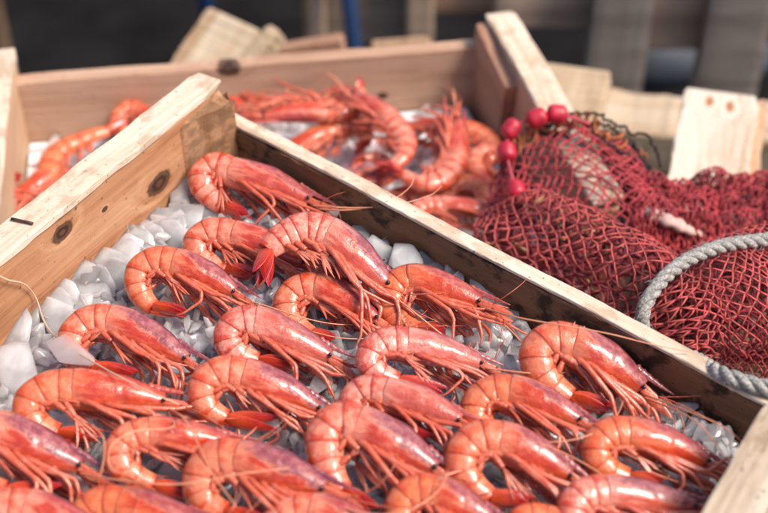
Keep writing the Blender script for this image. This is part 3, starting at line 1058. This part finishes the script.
    for k in range(2):
        side = 1 - 2 * k
        start_ = p_ - n_ * H * .06 + f0 * H * .1
        if antennae and k < len(antennae):
            P3 = [to3(start_, np.array(side * .1 * H))] + [at(*a) for a in antennae[k]]
            c = spline(P3, 60)
        else:
            L = H * r.uniform(2.8, 6.0) * (1 if group == PRAWN_GROUP_F else .35)
            a0 = math.atan2(f0[1], f0[0]) + r.uniform(-.3, .3)
            k1, k2 = r.uniform(-1.0, 1.0), r.uniform(-2.2, 2.2)
            ss = np.linspace(0, 1, 50)
            aa = a0 + k1 * ss + k2 * ss ** 2 * .9
            st = L / 50
            xy = start_ + np.stack([np.cumsum(np.cos(aa)) * st, np.cumsum(np.sin(aa)) * st], 1)
            c = to3(xy, side * .1 * H + H * .55 * np.sin(np.pi * np.clip(ss * 1.1, 0, 1)) ** .8)
        mb = MB(); mb.tube(c, np.linspace(.026, .011, len(c)) * H, 6); mb.build('antenna', M['antenna'], root)
    return root


PR = [
 # points, height px, label, options
 ([(308,203),(268,182),(232,172),(214,167),(203,175),(204,188),(214,199),(224,207),(250,221)], 35, 'prawn in the far corner of the front crate, below the corner post', dict(tone=.5, purple=.5, z0=.015)),
 ([(303,266),(268,247),(234,236),(211,233),(198,241),(199,255),(211,265),(226,270),(258,276)], 36, 'prawn under the arched prawn, its crimson tail tip beside that tail', dict(tone=.55, purple=.1, z0=.014)),
 ([(233,294),(204,276),(175,264),(154,262),(140,271),(138,286),(144,299),(153,308),(199,315)], 37, 'tightly curled prawn beside the heap of ice, silvery streak on its back', dict(tone=.3, purple=.7)),
 ([(184,362),(148,338),(110,322),(88,323),(75,334),(72,349),(79,361),(92,369),(147,377)], 41, 'prawn with purple back and drooping head, an ice lump over its abdomen', dict(tone=.4, purple=.95, z0=.020)),
 ([(163,405),(117,394),(74,389),(50,390),(32,401),(30,416),(42,428),(58,434),(110,438)], 42, 'orange prawn at left lying level, its many long legs along its belly', dict(tone=.15, purple=.05, z0=.022, antennae=[[(185,420,.036),(200,448,.040),(214,476,.040),(236,506,.036)], [(170,428,.036),(132,432,.042),(110,448,.042),(112,470,.040),(128,472,.040),(138,456,.040),(124,446,.040)]])),
 ([(228,446),(187,437),(150,434),(131,438),(120,449),(121,464),(135,476),(154,484),(202,498)], 40, 'prawn low at left with an orange cheek and loops of antennae over it', dict(tone=.1, purple=.3, z0=.020)),
 ([(384,288),(358,260),(328,236),(306,230),(290,235),(278,241),(272,246),(267,251),(259,290)], 42, 'arched prawn lying on top of its neighbours, crimson tail hanging down at left', dict(tone=.6, purple=.8, z0=.031, tilt=30)),
 ([(375,322),(346,301),(317,289),(300,290),(289,300),(289,315),(298,327),(312,336),(345,346)], 36, 'prawn tucked under the legs of the arched prawn', dict(tone=.3, purple=.6, z0=.012)),
 ([(328,360),(292,340),(256,324),(239,325),(230,336),(233,349),(243,357),(258,362),(308,366)], 40, 'dark red prawn in the middle left, crimson tail tucked under its belly', dict(tone=.6, purple=.6)),
 ([(317,412),(282,391),(244,376),(222,373),(206,383),(203,397),(210,410),(226,419),(284,424)], 41, 'pale pink prawn with a lavender back, just below the dark red one', dict(tone=.4, purple=.9, z0=.021)),
 ([(480,366),(443,352),(407,344),(389,343),(375,350),(370,362),(379,373),(398,381),(446,393)], 40, 'pale prawn in the centre with a bright red tail and long dark red snout', dict(tone=.7, purple=.55, z0=.021)),
 ([(478,305),(442,289),(410,281),(397,287),(391,299),(394,313),(403,324),(418,331),(455,338)], 38, 'prawn against the dark side board with a long orange antenna reaching right', dict(tone=.15, purple=.5, z0=.014, antennae=[[(520,318,.035),(560,325,.040),(610,334,.040),(650,344,.034),(690,352,.030)]])),
 ([(458,424),(424,406),(387,394),(369,391),(356,398),(354,411),(364,423),(384,428),(440,443)], 40, 'prawn in the centre row with thick pink legs folded over its body', dict(tone=.6, purple=.1, z0=.020)),
 ([(432,472),(396,445),(358,427),(340,423),(327,434),(325,455),(331,475),(342,492),(378,516)], 47, 'big prawn low in the middle, round pale tail and violet back', dict(tone=.45, purple=.95, z0=.024)),
 ([(322,492),(281,473),(239,461),(219,460),(204,471),(200,488),(207,504),(225,514),(272,522)], 46, 'big prawn low at left centre with an orange cheek and violet back', dict(tone=.15, purple=.9, z0=.021)),
 ([(78,470),(36,447),(-8,430),(-34,429),(-50,444),(-46,466),(-28,484),(6,492),(64,494)], 48, 'dark purple prawn cut by the left edge, crimson tail near the bottom', dict(tone=.5, purple=.99, z0=.020, antennae=[[(120,480,.030),(180,484,.036),(240,474,.038),(290,468,.034)], [(100,476,.034),(104,440,.040),(92,424,.042)]])),
 ([(96,534),(62,520),(28,508),(6,506),(-12,516),(-14,534),(2,550),(18,556),(60,562)], 42, 'prawn cut by the bottom left corner', dict(tone=.5, purple=.3, z0=.020)),
 ([(198,528),(160,514),(122,506),(102,504),(86,514),(82,530),(94,545),(112,552),(150,556)], 40, 'prawn at the bottom edge left of centre, only its back showing', dict(tone=.1, purple=.6, z0=.018)),
 ([(382,538),(348,522),(312,512),(293,512),(278,522),(276,538),(288,553),(305,560),(345,566)], 40, 'prawn at the bottom edge below the big violet backed prawn', dict(tone=.3, purple=.4, z0=.018)),
 ([(488,522),(458,504),(434,493),(417,492),(403,502),(401,518),(412,534),(430,541),(468,548)], 40, 'round backed prawn at the bottom edge, centre', dict(tone=.2, purple=.7, z0=.020)),
 ([(578,424),(546,405),(511,393),(492,393),(478,403),(476,418),(487,430),(503,437),(540,446)], 39, 'orange prawn with a grey glassy back, right of centre', dict(tone=.05, purple=.75, z0=.017)),
 ([(568,478),(536,456),(500,441),(480,440),(465,452),(463,470),(474,486),(490,498),(546,502)], 44, 'curled prawn right of centre whose pale feathery abdomen shows', dict(tone=.1, purple=.7, z0=.022)),
 ([(640,390),(608,364),(573,345),(553,342),(539,352),(540,370),(553,386),(570,398),(612,410)], 44, 'large prawn along the dark side board, tail fan spread and violet back', dict(tone=.15, purple=.8, z0=.018, antennae=[[(690,412,.032),(722,426,.036),(740,440,.032),(746,452,.020)], [(700,425,.03),(730,462,.02),(742,470,.015)]])),
 ([(706,465),(668,446),(628,435),(608,437),(598,449),(601,463),(612,472),(628,478),(668,486)], 44, 'smooth orange prawn at right with a black eye beside the near end board', dict(tone=.05, purple=.6, z0=.021)),
 ([(694,510),(650,500),(606,494),(586,496),(574,508),(574,522),(586,534),(602,540),(645,546)], 40, 'violet prawn at the bottom right, half hidden by loose antennae', dict(tone=.5, purple=.99, z0=.020)),
 ([(600,550),(572,532),(545,521),(528,520),(516,530),(516,546),(528,558),(545,566),(590,572)], 36, 'prawn peeping over the bottom edge right of centre', dict(tone=.2, purple=.3, z0=.016)),
 ([(138,548),(130,534),(112,520),(-60,540),(-80,560),(-70,580),(-50,590),(-40,596),(0,600)], 1, None, {}),
]
for i, (pts, hpx, lab, kw) in enumerate(PR):
    if lab is None: continue
    make_prawn(pts, hpx, lab, seed=i * 7 + 3, **kw)

zb = ZI2 + .016
PB = [
 ([(18,196),(34,188),(48,176),(52,162),(62,150),(78,142),(94,135),(108,131),(130,122)], 25, 'orange prawn arched beside the tall end board of the front crate', dict(tone=.05)),
 ([(176,128),(156,120),(140,112),(130,108),(120,114),(118,124),(124,132),(132,138),(150,146)], 22, 'orange prawn half hidden behind the pale rail of the front crate', dict(tone=.05)),
 ([(262,116),(294,112),(326,112),(342,112),(354,108),(360,100),(360,94),(358,90),(362,80)], 26, 'prawn stretched along the far board of the rear crate, tail raised', dict(tone=.2, z0=zb + .012)),
 ([(276,158),(300,146),(322,134),(338,128),(352,124),(362,128),(366,136),(364,144),(352,152)], 25, 'prawn lying slantwise behind the dark side board', dict(tone=.2)),
 ([(352,96),(372,108),(388,120),(398,130),(405,142),(404,154),(398,162),(390,167),(368,170)], 28, 'pale pink prawn curling down in the middle of the rear crate', dict(tone=.5, z0=zb + .014)),
 ([(456,120),(457,140),(455,160),(450,172),(440,181),(426,184),(412,180),(402,174),(384,164)], 28, 'prawn bent into a wide U in the rear crate', dict(tone=.5, z0=zb + .012)),
 ([(408,128),(434,127),(462,129),(478,134),(490,142),(494,152),(488,160),(480,165),(462,170)], 26, 'prawn behind the U shaped one, near the end board', dict(tone=.15)),
 ([(506,216),(474,209),(442,206),(428,206),(418,211),(416,219),(422,226),(432,230),(458,233)], 26, 'prawn close behind the dark side board, head towards the net', dict(tone=.5, z0=zb + .006)),
 ([(548,258),(520,250),(492,244),(478,244),(468,250),(468,258),(474,265),(484,268),(510,272)], 24, 'prawn behind the dark side board, half under the net', dict(tone=.3)),
 ([(352,190),(366,184),(380,180),(388,176),(390,168),(384,160),(374,156),(364,158),(346,166)], 20, 'small prawn coiled in front of the pale pink one', dict(tone=.5)),
 ([(398,194),(424,188),(452,184),(470,184),(482,190),(484,200),(474,207),(462,209),(438,208)], 24, 'prawn lying just beyond the one close behind the dark side board', dict(tone=.1, z0=zb)),
 ([(500,196),(488,186),(478,174),(474,164),(478,154),(488,150),(498,154),(504,162),(508,182)], 22, 'prawn against the beaded hem of the net', dict(tone=.6, z0=zb)),
 ([(250,110),(236,104),(226,96),(222,88),(226,82),(236,80),(246,84),(250,90),(256,104)], 22, 'prawn at the far side of the rear crate next to the corner post', dict(tone=.4, z0=zb)),
 ([(20,214),(6,204),(-8,196),(-18,190),(-20,180),(-12,174),(0,174),(8,178),(26,186)], 24, 'prawn cut by the left edge in the rear crate', dict(tone=.3, z0=zb)),
]
for i, (pts, hpx, lab, kw) in enumerate(PB):
    a = dict(z0=zb, tilt=12, purple=.1, tone=.5); a.update(kw)
    make_prawn(pts, hpx, lab, group=PRAWN_GROUP_B, seed=900 + i * 5, **a)


# ------------------------------------------------------------------ fishing net
def net_surface(mb, S, nu, nv, cord, seed, closed=True, jit=.12, knots=True, sub=2):
    """diamond mesh of cord over S(u, v); u across (closed round a roll), v along"""
    r = np.random.default_rng(seed)
    P = {}
    for j in range(nv + 1):
        for i in range(nu + (0 if closed else 1)):
            u = (i + .5 * (j % 2)) / nu + r.normal(0, jit / nu)
            v = j / nv + r.normal(0, jit * .6 / nv)
            P[i, j] = S(u, min(max(v, 0), 1))
    m = 5
    for (i, j), p in P.items():
        if j == nv: continue
        for di in ((0, -1) if j % 2 == 0 else (0, 1)):
            a = i + di
            if closed: a %= nu
            q = P.get((a, j + 1))
            if q is None: continue
            L = np.linalg.norm(q - p)
            sag = r.normal(0, .06 * L, 3)
            c = [p, p * .5 + q * .5 + sag, q] if sub == 2 else [p, q]
            mb.tube(c, cord, m)
        if knots and j % 1 == 0:
            k = cord * 1.55
            v = p + np.array([(k, 0, 0), (-k, 0, 0), (0, k, 0), (0, -k, 0), (0, 0, k), (0, 0, -k)])
            mb.add(v, [(0, 2, 4), (2, 1, 4), (1, 3, 4), (3, 0, 4), (2, 0, 5), (1, 2, 5), (3, 1, 5), (0, 3, 5)])


def roll_fn(axis, rad, squash, seed, folds=.10):
    A = spline(axis, 120)
    T = np.gradient(A, axis=0); T /= np.linalg.norm(T, axis=1)[:, None]
    r = np.random.default_rng(seed)
    ph = r.uniform(0, 6.28, 6)
    rv = np.array(rad, float)

    def S(u, v):
        k = v * 119
        i = int(min(k, 118)); f = k - i
        p = A[i] * (1 - f) + A[i + 1] * f; t = T[i]
        side = nrm(np.cross(t, (0, 0, 1))); up = np.cross(side, t)
        a = 2 * math.pi * u
        R_ = np.interp(v, np.linspace(0, 1, len(rv)), rv)
        R_ *= 1 + folds * math.sin(3 * a + 4 * v + ph[0]) + folds * .6 * math.sin(5 * a - 9 * v + ph[1]) + folds * .6 * math.sin(13 * v + ph[2])
        return p + side * R_ * math.cos(a) + up * R_ * squash * math.sin(a)
    return S


nc_ = at(620, 240, -.06)
net = empty('fishing_net', nc_)
tag(net, 'heap of dark red fishing net with red floats, bundled at the right of the crates', 'fishing net')
ZN = -.040
axA = [at(492, 222, ZN - .01), at(530, 240, ZN), at(575, 262, ZN + .004), at(620, 286, ZN + .004), at(660, 312, ZN), at(705, 350, ZN - .01)]
mb = MB()
net_surface(mb, roll_fn(axA, [.012, .024, .027, .029, .031, .032], .95, 3, .15), 20, 36, .00050, 1)
mb.build('netting', M['net_brick'], net)
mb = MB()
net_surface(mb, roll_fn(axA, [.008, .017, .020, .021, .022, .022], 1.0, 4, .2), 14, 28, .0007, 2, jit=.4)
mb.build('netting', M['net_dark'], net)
# the part draped like a tent over the end board of the rear crate
TR = [[(496,186,-.055),(510,150,-.036),(556,118,-.022),(609,131,-.026),(645,166,-.055)],
      [(496,212,-.052),(527,184,-.037),(577,152,-.024),(626,152,-.030),(654,186,-.058)],
      [(502,240,-.052),(546,214,-.039),(600,192,-.026),(642,190,-.036),(666,220,-.062)],
      [(534,262,-.055),(578,248,-.046),(628,236,-.041),(657,238,-.050),(682,258,-.070)],
      [(590,285,-.060),(620,278,-.056),(655,268,-.053),(677,266,-.060),(704,276,-.070)]]
TW = [spline([at(*p) for p in row], 41) for row in TR]


def tent(seed, dz=0.0, fold=.002):
    r = np.random.default_rng(seed); ph = r.uniform(0, 6.28, 5)
    cols = [spline([w[i] for w in TW], 61) for i in range(41)]
    G = np.array(cols)
    def S(u, v):
        a, b = min(max(u, 0), 1) * 40, v * 60
        i, j = min(int(a), 39), min(int(b), 59); fa, fb = a - i, b - j
        p = G[i, j] * (1 - fa) * (1 - fb) + G[i + 1, j] * fa * (1 - fb) + G[i, j + 1] * (1 - fa) * fb + G[i + 1, j + 1] * fa * fb
        return p + np.array([0, 0, dz + fold * (math.sin(17 * u + 5 * v + ph[0]) + .6 * math.sin(29 * u - 8 * v + ph[1]))])
    return S


mb = MB(); net_surface(mb, tent(5), 15, 27, .00062, 3, closed=False, jit=.18)
mb.build('netting', M['net_crimson'], net)
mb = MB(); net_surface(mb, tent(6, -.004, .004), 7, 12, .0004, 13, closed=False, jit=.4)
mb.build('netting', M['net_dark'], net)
axC = [at(655, 352, ZN - .02), at(672, 335, ZN - .004), at(700, 322, ZN), at(740, 312, ZN), at(790, 306, ZN), at(850, 300, ZN)]
mb = MB()
net_surface(mb, roll_fn(axC, [.012, .030, .038, .042, .044, .044], 1.0, 6, .09), 34, 48, .00050, 4)
mb.build('netting', M['net_brick'], net)
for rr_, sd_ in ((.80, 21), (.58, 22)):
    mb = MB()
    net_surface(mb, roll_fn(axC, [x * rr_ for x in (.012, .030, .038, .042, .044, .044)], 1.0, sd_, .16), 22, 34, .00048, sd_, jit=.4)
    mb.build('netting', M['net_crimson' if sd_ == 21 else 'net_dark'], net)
# the heap behind: a crumpled double sheet
def heap(seed, dz):
    r = np.random.default_rng(seed); ph = r.uniform(0, 6.28, 8)
    c00, c10, c01, c11 = at(628, 262, -.06), at(840, 250, -.06), at(622, 196, -.07), at(840, 190, -.07)
    def S(u, v):
        p = c00 * (1 - u) * (1 - v) + c10 * u * (1 - v) + c01 * (1 - u) * v + c11 * u * v
        h = .007 * math.sin(7 * u + ph[0] + 3 * v) + .006 * math.sin(11 * v + 5 * u + ph[1]) + .004 * math.sin(23 * u - 8 * v + ph[2]) + .003 * math.sin(35 * v + 12 * u + ph[3])
        edge = min(1, 6 * min(v, 1 - v) + .1)
        return p + np.array([0, 0, (h + .016) * edge + dz])
    return S
for sd_, dz, mt in ((31, .0, 'net_crimson'), (32, -.004, 'net_brick'), (33, -.008, 'net_dark'), (34, .002, 'net_crimson'), (35, -.006, 'net_crimson')):
    mb = MB(); net_surface(mb, heap(sd_, dz), 38, 27, .00050, sd_, closed=False, jit=.4); mb.build('netting', M[mt], net)
# twisted orange brown selvage over the top of the bundle
sel = spline([at(512, 152, -.032), at(532, 133, -.026), at(557, 121, -.021), at(585, 126, -.022), at(610, 140, -.026), at(632, 160, -.045), at(642, 180, -.058)], 140)
mb = MB()
for k in range(5):
    u = np.arange(140)
    a = u * .22 + k * 1.26
    off = np.stack([np.cos(a), np.sin(a) * .6, np.sin(a)], 1) * .0042 * (1 + .3 * np.sin(u * .13 + k))[:, None]
    mb.tube(sel + off + np.cumsum(rng.normal(0, .0005, (140, 3)), 0) * .5, .0008 + .0005 * (k % 2), 6)
mb.build('selvage', M['net_orange'], net)
mb = MB()
for k in range(4):
    off = np.cumsum(rng.normal(0, .0008, (140, 3)), 0)
    mb.tube(sel + off * .8 + np.array([.002, -.002, -.004]), .0008, 5)
mb.build('selvage', M['net_black'], net)
sel2 = spline([at(497, 235, -.048), at(491, 215, -.052), at(494, 196, -.052), at(500, 178, -.046), at(508, 160, -.036), at(520, 143, -.028)], 60)
mb = MB()
for k in range(4):
    off = np.stack([np.cos(np.arange(60) * .3 + k * 1.57), np.sin(np.arange(60) * .3 + k * 1.57), np.zeros(60)], 1) * .0022 + np.cumsum(rng.normal(0, .0004, (60, 3)), 0)
    mb.tube(sel2 + off, .0009, 5)
mb.build('selvage', M['net_dark'], net)
# dark stray meshes at the back of the bundle
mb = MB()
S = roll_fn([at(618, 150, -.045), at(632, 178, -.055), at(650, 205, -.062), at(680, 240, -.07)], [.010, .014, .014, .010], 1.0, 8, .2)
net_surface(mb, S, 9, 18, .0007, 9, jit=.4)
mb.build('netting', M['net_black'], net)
# pale webbing twist
web = spline([at(640, 208, -.045), at(656, 216, -.040), at(672, 222, -.040), at(690, 230, -.045), at(705, 236, -.05)], 40)
mb = MB(); mb.tube(web, np.interp(np.linspace(0, 1, 40), [0, .2, .7, 1], [.003, .007, .006, .002]) * (1 + .15 * np.sin(np.arange(40) * 1.1)), 10, flat=.55)
mb.build('webbing', M['pale_cloth'], net)
# straw and shell bits caught in the mesh
mb = MB()
for k in range(34):
    v = rng.uniform(.05, .9); p = roll_fn(axA, [.008, .016, .018, .019, .02, .02], 1.0, 4, .2)(rng.uniform(0, .5), v)
    d = rng.normal(0, 1, 3); d = nrm(d) * rng.uniform(.002, .006)
    mb.tube([p - d, p, p + d], rng.uniform(.0004, .0012), 5)
mb.build('debris', M['straw'], net)['kind'] = 'stuff'

# floats on their line
fl = [(557, 114, -.013, 8), (537, 118, -.014, 5), (511, 129, -.020, 50), (507, 152, -.028, 80), (516, 190, -.036, 75), (522, 206, -.040, 70)]
cen = [at(a, b, z) for a, b, z, _ in fl]
mb = MB(); ln = spline([at(590, 124, -.018)] + cen + [at(530, 222, -.042)], 120); mb.tube(ln, .0011, 6); mb.build('float_line', M['line'], net)
for (a, b, z, ang), c in zip(fl, cen):
    dep = depth_of(c)
    L, rad = 21 * dep / FPX, 9.6 * dep / FPX
    i = np.argmin(np.linalg.norm(ln - c, axis=1)); d = nrm(ln[min(i + 3, 119)] - ln[max(i - 3, 0)])
    u = np.linspace(-1, 1, 19)
    prof = (1 - np.abs(u) ** 4.2) ** .5
    prof[0] = prof[-1] = .28
    prof = np.maximum(prof, .28)
    mb = MB(); mb.tube(c[None, :] + d[None, :] * (u * L / 2)[:, None], prof * rad * rng.uniform(.94, 1.04), 20)
    mb.build('float', M['float'], net)

# ------------------------------------------------------------------ rope
g = N('grey_rope')
nz_ = g.noise(g.obj(), 900, 3)
g.set(Base_Color=g.mix(g.ss(nz_, .35, .7), (.20, .185, .165), (.46, .43, .39)), Roughness=.85)
g.bump(nz_, .6, .0008)
M['rope'] = g.m
rp_ = spline([at(830, 226, -.005), at(768, 239, .000), at(722, 246, .003), at(684, 262, .004), at(657, 286, .003), at(643, 312, -.003), at(644, 332, -.012), at(660, 352, -.012), at(692, 358, .012), at(726, 376, .0305), at(770, 389, .0315), at(830, 400, .0315)], 420)
t_ = np.gradient(rp_, axis=0); t_ /= np.linalg.norm(t_, axis=1)[:, None]
rope = empty('rope', rp_[120]); tag(rope, 'grey twisted rope looped over the red fishing net', 'rope')
ar = np.concatenate([[0], np.cumsum(np.linalg.norm(np.diff(rp_, axis=0), axis=1))])
for k in range(3):
    out = np.zeros_like(rp_); uu = np.array([0, 0, 1.0])
    for i in range(len(rp_)):
        uu = uu - t_[i] * np.dot(uu, t_[i]); uu /= np.linalg.norm(uu)
        w = np.cross(t_[i], uu); a = ar[i] / .0165 * 2 * math.pi / 1.15 + k * 2.094
        out[i] = rp_[i] + (uu * math.cos(a) + w * math.sin(a)) * .0018
    mb = MB(); mb.tube(out, .0020, 9); mb.build('strand', M['rope'], rope)
mb = MB()
for k in range(260):
    i = rng.integers(5, 410); d = nrm(rng.normal(0, 1, 3)); p = rp_[i] + d * .0038
    mb.tube([p, p + d * .0012 + t_[i] * .001, p + d * .002 + t_[i] * .003], [.00014, .00012, .00006], 4)
mb.build('rope_fibres', M['rope'], rope)['kind'] = 'stuff'

# one long pale whisker lying on the ice at the left
wl = spline([on_plane(x_, y_, cA - oL * .0025, oL) for x_, y_ in ((-8, 272), (8, 280), (24, 284), (36, 298))] + [at(42, 316, .016), at(48, 328, .016), at(62, 342, .018), at(100, 366, .03), at(150, 392, .038), at(178, 404, .036)], 90)
mb = MB(); mb.tube(wl, np.linspace(.0004, .0003, 90), 6)
tag(mb.build('loose_antenna', plain('pale_whisker', (.66, .44, .30), .5, .15, 60)), 'long pale broken antenna trailing from the knotty end board over the ice', 'antenna')
